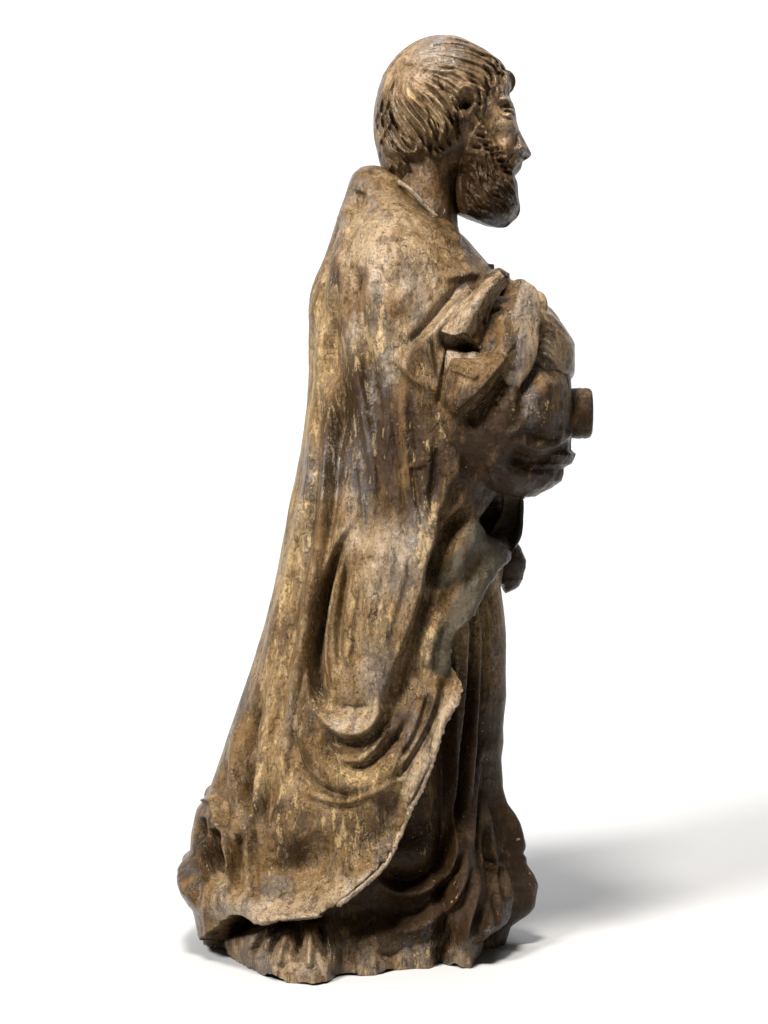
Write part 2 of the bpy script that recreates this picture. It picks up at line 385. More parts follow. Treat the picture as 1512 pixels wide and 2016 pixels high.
G([(690, 1680), (655, 1750), (622, 1800)], 18, 20, 32)
G([(678, 1660), (684, 1700), (692, 1740)], 7, 5, 5)
G([(770, 1688), (705, 1745), (640, 1802), (560, 1815), (505, 1815)], 12, 20, 8)
blob(B, 745, 1665, 40, 40, -8)
lowleft = sstep(560, 470, (np.arange(GW) * R)[None, :]) * sstep(1480, 1600, (np.arange(GH) * R)[:, None]) * (sd_tun < 0)
B[:] = B * (1 + 1.4 * lowleft)
G([(388, 1670), (384, 1740), (386, 1800)], -22, 6, 9); G([(366, 1690), (358, 1735), (368, 1780)], 8, 6)
# -- hollow under the lifted hem, pleats of the tunic below it
region(B, [(398, 1866), (428, 1840), (452, 1822), (476, 1814), (505, 1830), (530, 1838), (560, 1830), (548, 1846), (500, 1850), (455, 1860)], -46, 10)
G([(640, 1822), (560, 1834), (500, 1845)], -26, 12, 12)
G([(535, 1840), (510, 1880), (482, 1908)], 12, 8, 9)
G([(508, 1850), (480, 1888), (468, 1900)], -19, 7, 6)
G([(560, 1845), (545, 1890), (535, 1925)], 12, 9, 9)
G([(538, 1855), (522, 1890), (515, 1915)], -7, 5)
G([(580, 1838), (578, 1880), (570, 1920)], -20, 8, 7)
G([(606, 1845), (604, 1890), (600, 1930)], 12, 8, 8)
G([(622, 1838), (634, 1885), (640, 1920)], -19, 8, 6)
G([(645, 1870), (655, 1900), (650, 1935)], 7, 8)
# -- tunic
G([(742, 1722), (775, 1754), (822, 1757), (868, 1724), (896, 1655), (905, 1590)], -20, 9, 22, t1=.4)
blob(B, 808, 1700, 55, 36, 12)
G([(735, 1745), (790, 1775), (850, 1768), (905, 1710), (920, 1620)], 10, 14, 8)
G([(640, 1830), (740, 1812), (830, 1815), (890, 1770)], -12, 26)
G([(680, 1880), (800, 1850), (880, 1800), (930, 1720)], 9, 16, 14)
G([(720, 1905), (830, 1880), (900, 1840)], -5, 12)
G([(936, 1210), (930, 1320), (922, 1410), (910, 1520), (905, 1640)], 16, 24, 5, t0=.1)
G([(948, 1170), (946, 1320), (940, 1430), (926, 1560), (915, 1690)], -22, 8, 9)
G([(962, 1150), (964, 1300), (956, 1450), (946, 1560), (935, 1680)], 11, 9, 8)
G([(978, 1180), (978, 1330), (974, 1460), (968, 1560)], -15, 6, 7)
G([(990, 1180), (992, 1330), (990, 1450)], 9, 7, 6)
G([(988, 1470), (968, 1540), (950, 1620), (942, 1700)], 12, 7, 7)
G([(975, 1540), (965, 1640), (968, 1740)], -16, 9, 9)
G([(988, 1560), (992, 1660), (1005, 1740)], 7, 6)
G([(940, 1700), (915, 1770), (870, 1820), (800, 1860)], 12, 12, 9)
G([(925, 1690), (900, 1750), (855, 1790)], -13, 9)
G([(962, 1730), (945, 1810), (925, 1885)], 14, 12, 8)
G([(900, 1810), (885, 1850), (860, 1890)], 6, 9)
blob(B, 965, 1835, 22, 45, -22, ang=0.3)
G([(1000, 1750), (992, 1820), (975, 1880)], 10, 8)
G([(880, 1900), (900, 1870), (915, 1850)], -6, 10)
B[:] = np.where(sd_tun > 3, (B + 40) * 1.4 - 40, B)
for (x0_, x1_) in ((1008, 1020), (1018, 1044), (1030, 1058), (1040, 1064)):
    G([(x0_, 1610), (x0_ + 6, 1690), (x1_, 1790)], -14, 5, 7); G([(x0_ + 7, 1615), (x0_ + 13, 1690), (x1_ + 6, 1790)], 8, 5)
G([(985, 1640), (992, 1730), (1002, 1832)], -26, 12, 9); G([(1010, 1700), (1030, 1760), (1040, 1800)], 10, 8)
# -- lining of the turned front edge
G([(930, 1000), (885, 1052), (856, 1108), (838, 1168)], -46, 9, 26, t0=.3, t1=.3)
G([(962, 1022), (925, 1080), (885, 1140), (852, 1182)], 15, 26, 26, t0=.45, t1=.35)
G([(968, 1058), (925, 1128), (880, 1190), (855, 1230)], -5, 12, 14)
G([(1005, 1070), (955, 1138), (922, 1196), (890, 1252), (882, 1300)], 14, 34, 14)
G([(1012, 1000), (990, 1030), (965, 1060)], -130, 20, 14, t0=.1)
G([(1030, 990), (1024, 1042), (1002, 1088)], 24, 7, 8, t0=.05)
G([(900, 1240), (888, 1300), (904, 1358)], 7, 5, 4)
# -- bunched sleeve
G([(996, 700), (945, 765), (888, 820)], 24, 46, 6, t0=.15, t1=.15)
G([(1010, 722), (958, 790), (905, 842)], -30, 8, 26)
G([(884, 690), (872, 745), (862, 805)], -8, 3, 6)
G([(874, 700), (862, 760), (852, 800)], 8, 14, 4)
G([(880, 732), (910, 740), (935, 750), (948, 735)], -6, 3)
blob(B, 915, 715, 26, 20, 9)
blob(B, 915, 688, 34, 15, -72, ang=0.25); blob(B, 962, 668, 18, 26, -44)
blob(B, 1005, 568, 20, 14, -120); blob(B, 975, 575, 14, 10, -60)
G([(985, 600), (965, 625), (955, 645)], -18, 12, 16)
G([(1062, 660), (1046, 730), (1025, 800)], -24, 12, 14)
G([(1075, 730), (1085, 800), (1070, 860)], 16, 34, 30)
blob(B, 1083, 702, 24, 26, -46)
G([(1005, 865), (1050, 884), (1095, 874), (1126, 845)], 12, 6, 22)
G([(1000, 890), (1060, 905), (1110, 888)], -26, 22, 7)
G([(1040, 800), (1025, 840), (995, 860)], 9, 7, 9)
blob(B, 1000, 780, 40, 28, 12)
G([(905, 900), (895, 950), (862, 1035)], 7, 16, 8)
G([(900, 950), (890, 985), (868, 1040)], -14, 8, 20)
G([(960, 900), (1010, 940), (1060, 960)], 8, 16)
G([(985, 880), (960, 930), (930, 975)], 7, 12)
region(B, [(804, 930), (825, 910), (850, 912), (838, 925), (822, 932)], 5, 3); region(B, [(838, 925), (850, 915), (848, 950), (842, 962)], 5, 3)
# -- cracks and tool marks
for pts in ([(566, 998), (600, 1000), (640, 994)], [(537, 1138), (570, 1146), (590, 1142)], [(597, 1000), (593, 1090), (596, 1150)], [(700, 1117), (740, 1105)],
            [(672, 1480), (676, 1510), (690, 1530)]):
    G(pts, -2, 2.0)
for k in range(420):
    x = 400 + rng.random() * 700; y = 420 + rng.random() * 1500; a = rng.normal() * 0.35 + math.pi / 2; l = 12 + rng.random() * 45
    dx, dy = math.cos(a) * l, math.sin(a) * l
    stroke(B, [(x, y), (x + dx, y + dy)], rng.normal() * 1.4, 2.5 + 4 * rng.random(), step=14)

# ------------------------------------------------------------------ patina maps (worn paint, with some shade and a highlight painted in)
P_OC, P_DK, P_GR, P_LI = newmap() + 0.20, newmap() + 0.36, newmap() + 0.38, newmap()
def paint(M, pts, v, w, w2=None): stroke(M, pts, v, w, w2, t0=.15, t1=.15, mode='mix', step=12)
def dab(M, x, y, rx, ry, v, a=0.0): blob(M, x, y, rx, ry, v, 'mix', a)
paint(P_OC, [(640, 520), (620, 700), (608, 850), (585, 1000), (560, 1150), (535, 1280)], 0.80, 34)
paint(P_DK, [(640, 520), (620, 700), (608, 850), (585, 1000), (560, 1150), (500, 1400)], 0.05, 34)
dab(P_GR, 745, 520, 75, 80, 0.85); dab(P_DK, 760, 480, 110, 110, 0.12); dab(P_OC, 830, 500, 70, 70, 0.48); dab(P_OC, 720, 440, 70, 40, 0.5)
dab(P_GR, 870, 640, 40, 60, 0.95, 0.7); dab(P_DK, 880, 640, 70, 70, 0.1)
dab(P_OC, 740, 690, 80, 60, 0.62); dab(P_OC, 660, 760, 22, 90, 0.66); dab(P_OC, 820, 780, 50, 60, 0.5)
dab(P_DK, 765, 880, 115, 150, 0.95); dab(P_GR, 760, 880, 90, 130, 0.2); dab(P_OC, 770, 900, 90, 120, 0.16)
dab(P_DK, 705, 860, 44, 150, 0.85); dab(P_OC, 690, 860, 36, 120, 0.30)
dab(P_DK, 985, 900, 140, 110, 1.25); dab(P_GR, 980, 900, 130, 90, 0.05); dab(P_OC, 985, 920, 130, 90, -0.15); dab(P_OC, 960, 810, 60, 40, 0.40)  # shade under the arm painted in as dark on the lower sleeve
dab(P_GR, 705, 980, 30, 60, 0.75); dab(P_GR, 780, 1110, 60, 80, 0.75); dab(P_DK, 770, 1120, 70, 80, 0.3)
dab(P_OC, 690, 1070, 40, 40, 0.6); dab(P_OC, 680, 1260, 40, 120, 0.62); dab(P_OC, 760, 1220, 50, 90, 0.5); dab(P_DK, 700, 1220, 100, 180, 0.2)
dab(P_OC, 840, 1080, 22, 110, 0.6, 0.15); dab(P_GR, 690, 1425, 46, 28, 0.75); dab(P_OC, 690, 1425, 40, 24, 0.1); dab(P_DK, 690, 1425, 60, 36, 0.0)  # pouch floor: a highlight painted in as pale grey
dab(P_GR, 740, 1340, 26, 60, 0.85)
paint(P_OC, [(560, 1200), (540, 1400), (540, 1600)], 0.66, 50); dab(P_OC, 840, 1290, 36, 80, 0.58); dab(P_OC, 690, 1550, 110, 60, 0.66)
dab(P_DK, 600, 1420, 40, 60, 0.65); dab(P_OC, 600, 1420, 30, 50, 0.45); dab(P_OC, 640, 1640, 120, 60, 0.56); dab(P_DK, 690, 1640, 90, 50, 0.7)
paint(P_DK, [(800, 1400), (760, 1470), (720, 1490)], 0.6, 30)
paint(P_GR, [(900, 1355), (865, 1440), (820, 1540), (800, 1590)], 1.0, 16, 12); paint(P_DK, [(900, 1355), (865, 1440), (820, 1540)], 0.0, 16, 12); paint(P_OC, [(900, 1355), (865, 1440), (820, 1540)], 0.2, 12)
paint(P_GR, [(740, 1720), (650, 1800), (540, 1815), (420, 1800)], 0.85, 34); paint(P_DK, [(740, 1720), (650, 1800), (540, 1815), (420, 1800), (480, 1760)], 0.08, 40)
dab(P_DK, 395, 1680, 34, 60, 0.8); dab(P_DK, 600, 1715, 50, 36, 0.55); dab(P_OC, 395, 1680, 34, 60, 0.2)  # shade painted into the hollow above the hem; left pleats darkened too
paint(P_GR, [(480, 1890), (560, 1900), (640, 1910)], 0.8, 30); paint(P_DK, [(440, 1880), (560, 1900), (640, 1910)], 0.15, 30)
for k in range(80):                                    # smaller patches of surviving paint and bare ground
    x = 420 + rng.random() * 470; y = 420 + rng.random() * 1380; q = rng.random()
    rx_, ry_ = 8 + 22 * rng.random(), 16 + 50 * rng.random()
    if q < 0.4: dab(P_DK, x, y, rx_, ry_, 0.7, rng.normal() * 0.2)
    elif q < 0.7: dab(P_OC, x, y, rx_, ry_, 0.6, rng.normal() * 0.2)
    elif q < 0.9: dab(P_GR, x, y, rx_, ry_, 0.95, rng.normal() * 0.2); 
    else: dab(P_OC, x, y, rx_, ry_, 0.05, rng.normal() * 0.2)
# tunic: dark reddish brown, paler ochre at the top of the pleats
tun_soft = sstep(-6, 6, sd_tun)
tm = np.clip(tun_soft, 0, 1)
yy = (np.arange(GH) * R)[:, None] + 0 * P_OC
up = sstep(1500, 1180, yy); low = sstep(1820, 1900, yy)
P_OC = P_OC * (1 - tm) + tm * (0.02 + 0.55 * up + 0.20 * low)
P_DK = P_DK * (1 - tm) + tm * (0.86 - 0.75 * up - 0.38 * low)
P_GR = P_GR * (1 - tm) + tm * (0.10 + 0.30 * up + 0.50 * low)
paint(P_GR, [(440, 1880), (560, 1895), (650, 1905)], 0.75, 34); paint(P_DK, [(440, 1880), (560, 1895), (650, 1905)], 0.15, 34)
dab(P_OC, 850, 1640, 50, 50, 0.30); dab(P_DK, 850, 1640, 50, 50, 0.75)
for q in ((878, 1606), (874, 1600), (886, 1596), (890, 1590), (880, 1593)): dab(P_DK, q[0], q[1], 6, 6, 2.2)
dab(P_OC, 882, 1598, 14, 10, -0.6)
# lining
paint(P_LI, [(962, 1022), (925, 1080), (885, 1140), (856, 1178)], 1.0, 18, 16)
paint(P_LI, [(1020, 1000), (1010, 1072), (955, 1138), (922, 1196), (888, 1252), (876, 1310), (880, 1370)], 1.0, 34, 18)
dab(P_OC, 868, 1165, 14, 20, 0.75, 0.5)
paint(P_LI, [(960, 580), (958, 610)], 0.9, 16)
# head zone
hm = sstep(560, 430, yy) * sstep(650, 720, (np.arange(GW) * R)[None, :] + 0 * P_OC)
dab(P_GR, 850, 180, 140, 120, 0.52); dab(P_DK, 850, 190, 140, 130, 0.24); dab(P_OC, 850, 190, 130, 120, 0.30)
paint(P_OC, [(797, 172), (815, 195), (842, 212), (864, 240), (872, 258)], 0.95, 6); paint(P_OC, [(836, 230), (845, 260), (848, 285)], 0.8, 6); paint(P_OC, [(795, 225), (815, 245), (828, 265)], 0.7, 5)
dab(P_GR, 1000, 250, 50, 90, 0.70); dab(P_DK, 1000, 240, 45, 90, 0.10); dab(P_OC, 1000, 240, 40, 90, 0.12)
dab(P_DK, 860, 350, 50, 70, 0.40); dab(P_GR, 860, 350, 50, 70, 0.25); dab(P_OC, 850, 360, 40, 50, 0.42)
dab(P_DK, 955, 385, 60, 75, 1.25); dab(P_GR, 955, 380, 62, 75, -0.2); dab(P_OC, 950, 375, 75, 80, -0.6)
dab(P_DK, 900, 240, 26, 24, 0.75); dab(P_DK, 775, 280, 26, 40, 0.35)  # darker round the hollow under the ear lock and in the back hair
dab(P_GR, 1010, 400, 14, 40, 0.6)
def patina_and_shade_at(px, py):
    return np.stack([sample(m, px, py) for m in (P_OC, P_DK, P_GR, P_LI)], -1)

# ------------------------------------------------------------------ lathe-like relief body
def grid_faces(nr, nc):
    i = np.arange(nr - 1)[:, None] * nc; j = np.arange(nc)[None, :]; k = (j + 1) % nc
    return np.stack([i + j, i + k, i + nc + k, i + nc + j], -1).reshape(-1, 4)     # rows run downward, columns counter-clockwise from above
def thetas(nf, nb):
    return np.concatenate([np.linspace(0, math.pi, nf, endpoint=False), np.linspace(math.pi, 2 * math.pi, nb, endpoint=False)])
def build(rows_y, lx, rx, D, cdepth, relief, nf, nb, expo=1.0, rim=None, noise=(2.2, 45.0, 11), edge=0.30, back=1.0, rel_gain=1.0, hfun=None, tangent=0.45):
    """rows: photo rows measured in the plane depth=cdepth; returns V (nr,nc,3) in units, patina, photo x/y of each vertex"""
    nr = len(rows_y); th = thetas(nf, nb)
    Z0 = unproj(lx, rows_y, cdepth)[2]; tang = np.asarray(cdepth) + (0 if D is None else tangent * np.asarray(D))
    X0 = unproj(lx, rows_y, tang)[0]; X1 = unproj(rx, rows_y, tang)[0]
    mid = (X0 + X1) / 2; hw = np.maximum((X1 - X0) / 2, 0.5)
    ct = np.cos(th)[None, :]; s_ = np.sin(th)[None, :]
    sg = np.where(s_ >= 0, 1.0, -1.0); sa = np.abs(s_)
    X = mid[:, None] + hw[:, None] * ct
    if hfun is None: prof_ = D[:, None] * sa ** expo
    else:
        pxs = np.asarray(lx)[:, None] * (1 - ct) / 2 + np.asarray(rx)[:, None] * (1 + ct) / 2
        hh = hfun(pxs, np.asarray(rows_y)[:, None] + 0 * pxs)
        prof_ = hh * np.minimum(1.0, (sa / edge)) ** 0.8
    if rim is not None: prof_ = prof_ * rim(X, Z0[:, None] + 0 * X)
    dep = np.asarray(cdepth) + sg * prof_ * np.where(sg > 0, 1.0, back)
    Y = -dep; Z = Z0[:, None] + 0 * X
    px, py = proj(X, -(np.asarray(cdepth) + prof_), Z)
    Dm = np.maximum(prof_.max(axis=1), 1.0)[:, None]
    nx = ct / hw[:, None]; ny = -s_ / Dm; nl = np.sqrt(nx * nx + ny * ny) + 1e-9; nx = 0.3 * nx / nl; ny = ny / nl; nl = np.sqrt(nx * nx + ny * ny) + 1e-9; nx /= nl; ny /= nl
    d = sample(relief, px, py) * rel_gain * sstep(0.0, 1.0, sa / edge)
    P = np.stack([X, Y, Z], -1)
    d = d + lumps(P, 0.8, 9.0, noise[2] + 50, 2) * sstep(0, 0.25, sa)
    d = d + lumps(P, noise[0], noise[1], noise[2], 4) * (0.25 + 0.75 * sstep(0, 0.25, sa))
    X = X + nx * d; Y = Y + ny * d
    return np.stack([X, Y, Z], -1), patina_and_shade_at(px, py), px, py
def emit(name, V, pat, mat, parent, mask=None, cap_top=True, cap_bot=True, keep=None):
    nr, nc, _ = V.shape
    Fc = grid_faces(nr, nc)[:, ::-1]
    vv = V.reshape(-1, 3) * S; pp = pat.reshape(-1, 4)
    if keep is not None:
        k = keep.reshape(-1)[Fc].mean(axis=1) > 0.5
        Fc = Fc[k]
    else:
        extra = []
        for r, flag, flip in ((0, cap_top, True), (nr - 1, cap_bot, False)):
            if not flag: continue
            c = vv[r * nc:(r + 1) * nc].mean(axis=0); ci = len(vv)
            vv = np.vstack([vv, c]); pp = np.vstack([pp, pp[r * nc:(r + 1) * nc].mean(axis=0)])
            j = np.arange(nc); k = (j + 1) % nc
            tri = np.stack([r * nc + j, r * nc + k, np.full(nc, ci), np.full(nc, ci)], -1)
            extra.append(tri if flip else tri[:, [1, 0, 2, 3]])
        if extra:
            # triangles kept apart from quads: split every cap fan into degenerate-free quads by pairing neighbours
            for t in extra:
                a = t[0::2]; b = t[1::2]; n = min(len(a), len(b))
                Fc = np.vstack([Fc, np.stack([a[:n, 0], a[:n, 1], b[:n, 1], a[:n, 2]], -1)])
    used = np.unique(Fc); remap = np.full(len(vv), -1); remap[used] = np.arange(len(used))
    return meshobj(name, vv[used], remap[Fc], mat, parent, True, pp[used])

def tab(t, ys):
    t = np.asarray(sorted(t), float); return np.interp(ys, t[:, 0], t[:, 1])
def smooth1(a, n):
    k = np.ones(n) / n; p = np.concatenate([np.full(n, a[0]), a, np.full(n, a[-1])]); return np.convolve(p, k, 'same')[n:-n]

# ---- body (cloak + tunic)
LEFT = [(343, 712), (347, 700), (355, 693), (380, 684), (420, 671), (465, 655), (510, 640), (550, 625), (590, 613), (620, 608), (680, 606), (740, 607), (800, 604), (850, 598), (900, 590), (950, 580),
        (1000, 568), (1070, 556), (1130, 545), (1190, 532), (1250, 515), (1310, 496), (1360, 479), (1430, 455), (1500, 431), (1560, 410), (1585, 398), (1600, 384), (1625, 378), (1650, 373), (1682, 371),
        (1696, 363), (1710, 353), (1724, 347), (1738, 345), (1752, 350), (1768, 361), (1784, 375), (1800, 380), (1830, 387), (1868, 396)]
RIGHT = [(343, 752), (347, 768), (365, 800), (400, 832), (430, 862), (455, 888), (480, 918), (500, 936), (520, 954), (560, 985), (620, 1025), (700, 1050), (800, 1055), (900, 1040), (985, 1015), (1080, 1000),
         (1165, 988), (1200, 993), (1260, 999), (1330, 998), (1380, 999), (1440, 993), (1470, 994), (1500, 990), (1560, 993), (1590, 1002), (1612, 1018), (1630, 1027), (1650, 1033), (1672, 1038), (1682, 1037), (1689, 1031), (1696, 1039), (1710, 1040), (1730, 1054), (1750, 1063), (1768, 1060), (1795, 1056), (1808, 1045), (1820, 1025), (1832, 1007), (1850, 1003), (1868, 998)]
DEP = [(343, 70), (350, 92), (380, 125), (420, 170), (460, 216), (520, 262), (600, 288), (700, 298), (900, 300), (1100, 300), (1300, 298), (1500, 296), (1700, 299), (1790, 308), (1868, 330)]
rows = np.linspace(343, 1867, 800)
lx = smooth1(tab(LEFT, rows), 5); rx = smooth1(tab(RIGHT, rows), 5); Dp = smooth1(tab(DEP, rows), 31)
RIM = [(392, 1864), (410, 1876), (440, 1890), (480, 1906), (505, 1920), (530, 1931), (560, 1935), (590, 1940), (615, 1942), (640, 1940), (652, 1931), (670, 1927), (740, 1925), (780, 1916), (830, 1912), (858, 1911), (880, 1900),
       (930, 1908), (970, 1903), (985, 1895), (998, 1872)]
rp = np.asarray(RIM, float)
b_ = H / 2 - rp[:, 1]; dy_ = cp * F + sp * b_; dz_ = -sp * F + cp * b_
t_ = -HC / dz_; rimX = (rp[:, 0] - W / 2) * t_; rimD = F - dy_ * t_ + np.interp(rp[:, 0], [440, 560, 680], [62, 58, 34])
Zb = unproj(0, rows[-1], 0)[2]
def rimfun(X, Z):
    m = (lx[-1] + rx[-1]) / 2 - W / 2; hw = (rx[-1] - lx[-1]) / 2
    u = np.clip((X - m) / hw, -0.985, 0.985)
    e = 330 * np.sqrt(1 - u * u)
    f = np.clip(np.interp(np.clip(X, m - hw * 0.985, m + hw * 0.985), rimX, rimD) / e, 0.4, 1.3)
    k = np.where(f > 1, sstep(260, 0, Z) ** 1.6, sstep(1050, 60, Z))
    return 1 + (f - 1) * k
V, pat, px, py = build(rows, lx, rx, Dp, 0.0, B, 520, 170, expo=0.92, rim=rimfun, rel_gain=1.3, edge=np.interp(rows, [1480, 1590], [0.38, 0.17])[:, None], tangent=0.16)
V[..., 2] = np.maximum(V[..., 2] - Zb, 0.0) + 0.5
lowk = sstep(150, 0, V[..., 2])
V[..., 2] += (9 * np.clip(vnoise(V * [1 / 34, 1 / 34, 0], 77) + 0.1, 0, 1) + 4 * np.clip(vnoise(V * [1 / 11, 1 / 11, 0], 78), 0, 1)) * sstep(30, 0, V[..., 2])
pn = lumps(V * [1, 1, 0.45], 9, 42, 91, 3) * lowk * (V[..., 1] < 60)
V[..., 1] -= pn; V[..., 0] += pn * 0.2
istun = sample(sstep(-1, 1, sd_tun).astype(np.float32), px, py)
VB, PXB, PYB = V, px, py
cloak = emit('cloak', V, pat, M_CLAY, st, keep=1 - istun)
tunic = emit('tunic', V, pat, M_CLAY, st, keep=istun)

# ---- thick ragged rim along the cloak's hem
def surf_at(x, y):
    m = np.hypot(PXB[:, :520] - x, PYB[:, :520] - y); i = np.unravel_index(np.argmin(m), m.shape); return -VB[i][1]
hp_ = [q for q in HEM if 1340 < q[1] < 1800]
def hem_tube(pts, name='hem_rim'):
    Q = catmull(np.asarray([(x, y, surf_at(x - 12, y - 3), 0) for x, y in pts], float), 6)
    Q[:, 2] = smooth1(Q[:, 2], 5); out = [(q[0] - 2.5, q[1], q[2] - 4, 4.2 + 2.6 * rng.random()) for q in Q]
    out[0] = out[0][:3] + (1.5,); out[-1] = out[-1][:3] + (1.5,)
    return out
# ---- lobes of the tunic hem at the far side
def lobe(name, parent, tabs, cd, D, mat=M_CLAY, n=60, nf=70, seed=3, amp=3.0, dk=None, rel=0.0, topfade=0.0):
    t = np.asarray(tabs, float); ys = np.linspace(t[0, 0], t[-1, 0], n)
    l = np.interp(ys, t[:, 0], t[:, 1]); r = np.interp(ys, t[:, 0], t[:, 2])
    f = np.sqrt(np.clip((r - l) / (r - l).max(), 0, 1)) * np.sqrt(np.clip((ys - ys[0] + 1) / (topfade + 1), 0, 1))
    V, pat, a, b = build(ys, l, r, D * f, cd, B, nf, nf, noise=(amp, 26.0, seed), edge=0.3, rel_gain=rel)
    if dk is not None: pat[:] = dk
    return emit(name, V, pat, mat, parent)
# ---- near sleeve with the bunched cloth
SL = [(533, 972, 990), (540, 950, 1003), (550, 932, 1008), (560, 915, 1036), (575, 900, 1052), (590, 888, 1066), (605, 876, 1078), (620, 868, 1090), (640, 862, 1104), (680, 856, 1118), (720, 852, 1127), (760, 848, 1131),
      (800, 845, 1132), (850, 845, 1131), (884, 850, 1129), (893, 855, 1139), (903, 860, 1135), (912, 866, 1130), (920, 876, 1116), (932, 890, 1114), (945, 905, 1110), (960, 940, 1090), (970, 975, 1068), (976, 1010, 1055), (979, 1025, 1045)]
t = np.asarray(SL, float); ys = np.linspace(533, 979, 260)
l = smooth1(np.interp(ys, t[:, 0], t[:, 1]), 5); r = np.interp(ys, t[:, 0], t[:, 2])
f = np.sqrt(np.clip((ys - 528) / 60, 0, 1)) * np.sqrt(np.clip((982 - ys) / 90, 0, 1))
l = l - 75 * sstep(600, 720, ys) * sstep(985, 930, ys)
f = np.sqrt(np.clip(1 - ((ys - 765) / np.where(ys < 765, 245.0, 219.0)) ** 2, 0.02, 1))
V, pat, a, b = build(ys, l, r, 40 + 205 * f, 80.0, B, 360, 120, expo=0.85, noise=(3.5, 34.0, 21), edge=0.4, rel_gain=1.15)
cr = (1 - np.abs(vnoise(V / 52.0, 301)) * 2.2) * 3.5 + (1 - np.abs(vnoise(V / 21.0, 302)) * 2.2) * 1.6
V[..., 1] -= cr * sstep(0.0, 120, -V[..., 1] - 85); pat[..., 1] = np.clip(pat[..., 1] + 0.12, 0, 1.2)
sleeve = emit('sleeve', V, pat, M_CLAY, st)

# ---- far forearm in its ribbed sleeve, against the chest
RB = newmap()
for k in range(7):
    o = k * 13
    stroke(RB, [(1040, 610 + o), (1075, 618 + o * 1.05), (1105, 650 + o * 1.1), (1125, 700 + o * 1.15)], 9, 4, 6)
ys = np.linspace(584, 790, 110)
t = np.asarray([(584, 1040, 1062), (596, 1020, 1072), (610, 1010, 1090), (625, 1005, 1102), (645, 1000, 1112), (680, 1000, 1121), (705, 1000, 1124), (730, 1000, 1122), (755, 1010, 1112), (790, 1030, 1090)], float)
l = np.interp(ys, t[:, 0], t[:, 1]); r = np.interp(ys, t[:, 0], t[:, 2])
V, pat, a, b = build(ys, l, r, 150 * np.sqrt(np.clip((r - l) / 120, 0, 1)), 90.0, RB, 160, 80, noise=(1.5, 25, 5), edge=0.12)
pat[:] = (0.15, 0.28, 0.7, 0)
emit('ribbed_sleeve', V, pat, M_CLAY, st)

# ---- spine lathe (straps, tongues of cloth, hair locks)
def tube(name, pts, parent, mat, ncirc=20, flat=1.0, pat=(0.3, 0.2, 0.7, 0), step=4, amp=1.2, seed=1):
    """pts: (px, py, depth, radius)"""
    Q = catmull(np.asarray(pts, float), step)
    X, Y, Z = unproj(Q[:, 0], Q[:, 1], Q[:, 2]); P = np.stack([X, Y, Z], -1); rad = np.maximum(Q[:, 3], 0.3)
    T = np.gradient(P, axis=0); T /= np.linalg.norm(T, axis=1, keepdims=True) + 1e-9
    view = np.array([0, -1.0, 0])
    A = np.cross(T, view); A /= np.linalg.norm(A, axis=1, keepdims=True) + 1e-6
    Bn = np.cross(A, T)
    th = np.linspace(0, 2 * math.pi, ncirc, endpoint=False)
    V = P[:, None, :] + rad[:, None, None] * (np.cos(th)[None, :, None] * A[:, None, :] + flat * np.sin(th)[None, :, None] * Bn[:, None, :])
    V = V + lumps(V, amp, 18.0, seed, 3)[..., None] * 0.7
    pp = np.zeros((len(Q), ncirc, 4)); pp[:] = pat
    nr, nc, _ = V.shape
    return emit(name, V[:, ::-1], pp, mat, parent)
tube('collar_edge', [(699, 354, 18, 3), (708, 347, 42, 4.5), (722, 344, 64, 5), (745, 346, 86, 5.5), (772, 354, 100, 5), (800, 368, 108, 5), (830, 396, 112, 5), (860, 428, 112, 4.5), (885, 458, 104, 4), (905, 487, 90, 2)], cloak, M_CLAY, 14, 0.7, (0.1, 0.25, 0.7, 0.0), step=5, amp=1.4, seed=14)
tube('hem_rim', hem_tube(hp_), cloak, M_CLAY, 14, 0.8, (0.15, 0.10, 0.85, 0.0), step=5, amp=2.2, seed=12)
# ---- sheets of clay
def sheet(name, grid, thick, parent, mat, pat, n=14, amp=1.5, seed=2):
    """grid[r][c] = (px, py, depth): a bent sheet with thickness"""
    Gd = np.asarray(grid, float)
    def res(c, m):
        u = np.linspace(0, len(c) - 1, m); return np.stack([np.interp(u, np.arange(len(c)), c[:, q]) for q in range(3)], -1)
    rows_ = np.stack([res(catmull(g, 2.0), n * (Gd.shape[1] - 1) + 1) for g in Gd])
    cols = np.stack([res(catmull(rows_[:, j], 2.0), n * (Gd.shape[0] - 1) + 1) for j in range(rows_.shape[1])], 1)
    X, Y, Z = unproj(cols[..., 0], cols[..., 1], cols[..., 2]); P = np.stack([X, Y, Z], -1)
    du = np.gradient(P, axis=1); dv = np.gradient(P, axis=0); nrm = np.cross(du, dv); nrm /= np.linalg.norm(nrm, axis=-1, keepdims=True) + 1e-9
    nrm = np.where((nrm[..., 1:2] > 0), -nrm, nrm)
    P = P + nrm * lumps(P, amp, 22.0, seed, 3)[..., None]
    A = P + nrm * thick / 2; Bk = P - nrm * thick / 2
    nr, nc = A.shape[:2]
    # closed loop across: front row then back row reversed
    Vv = np.concatenate([A, Bk[:, ::-1]], axis=1)
    pp = np.zeros(Vv.shape[:2] + (4,)); pp[:] = pat
    o = emit(name, Vv, pp, mat, parent)
    return o
mauve = (0.12, 0.05, 1.0, 0); mid_ = (0.25, 0.35, 0.45, 0)
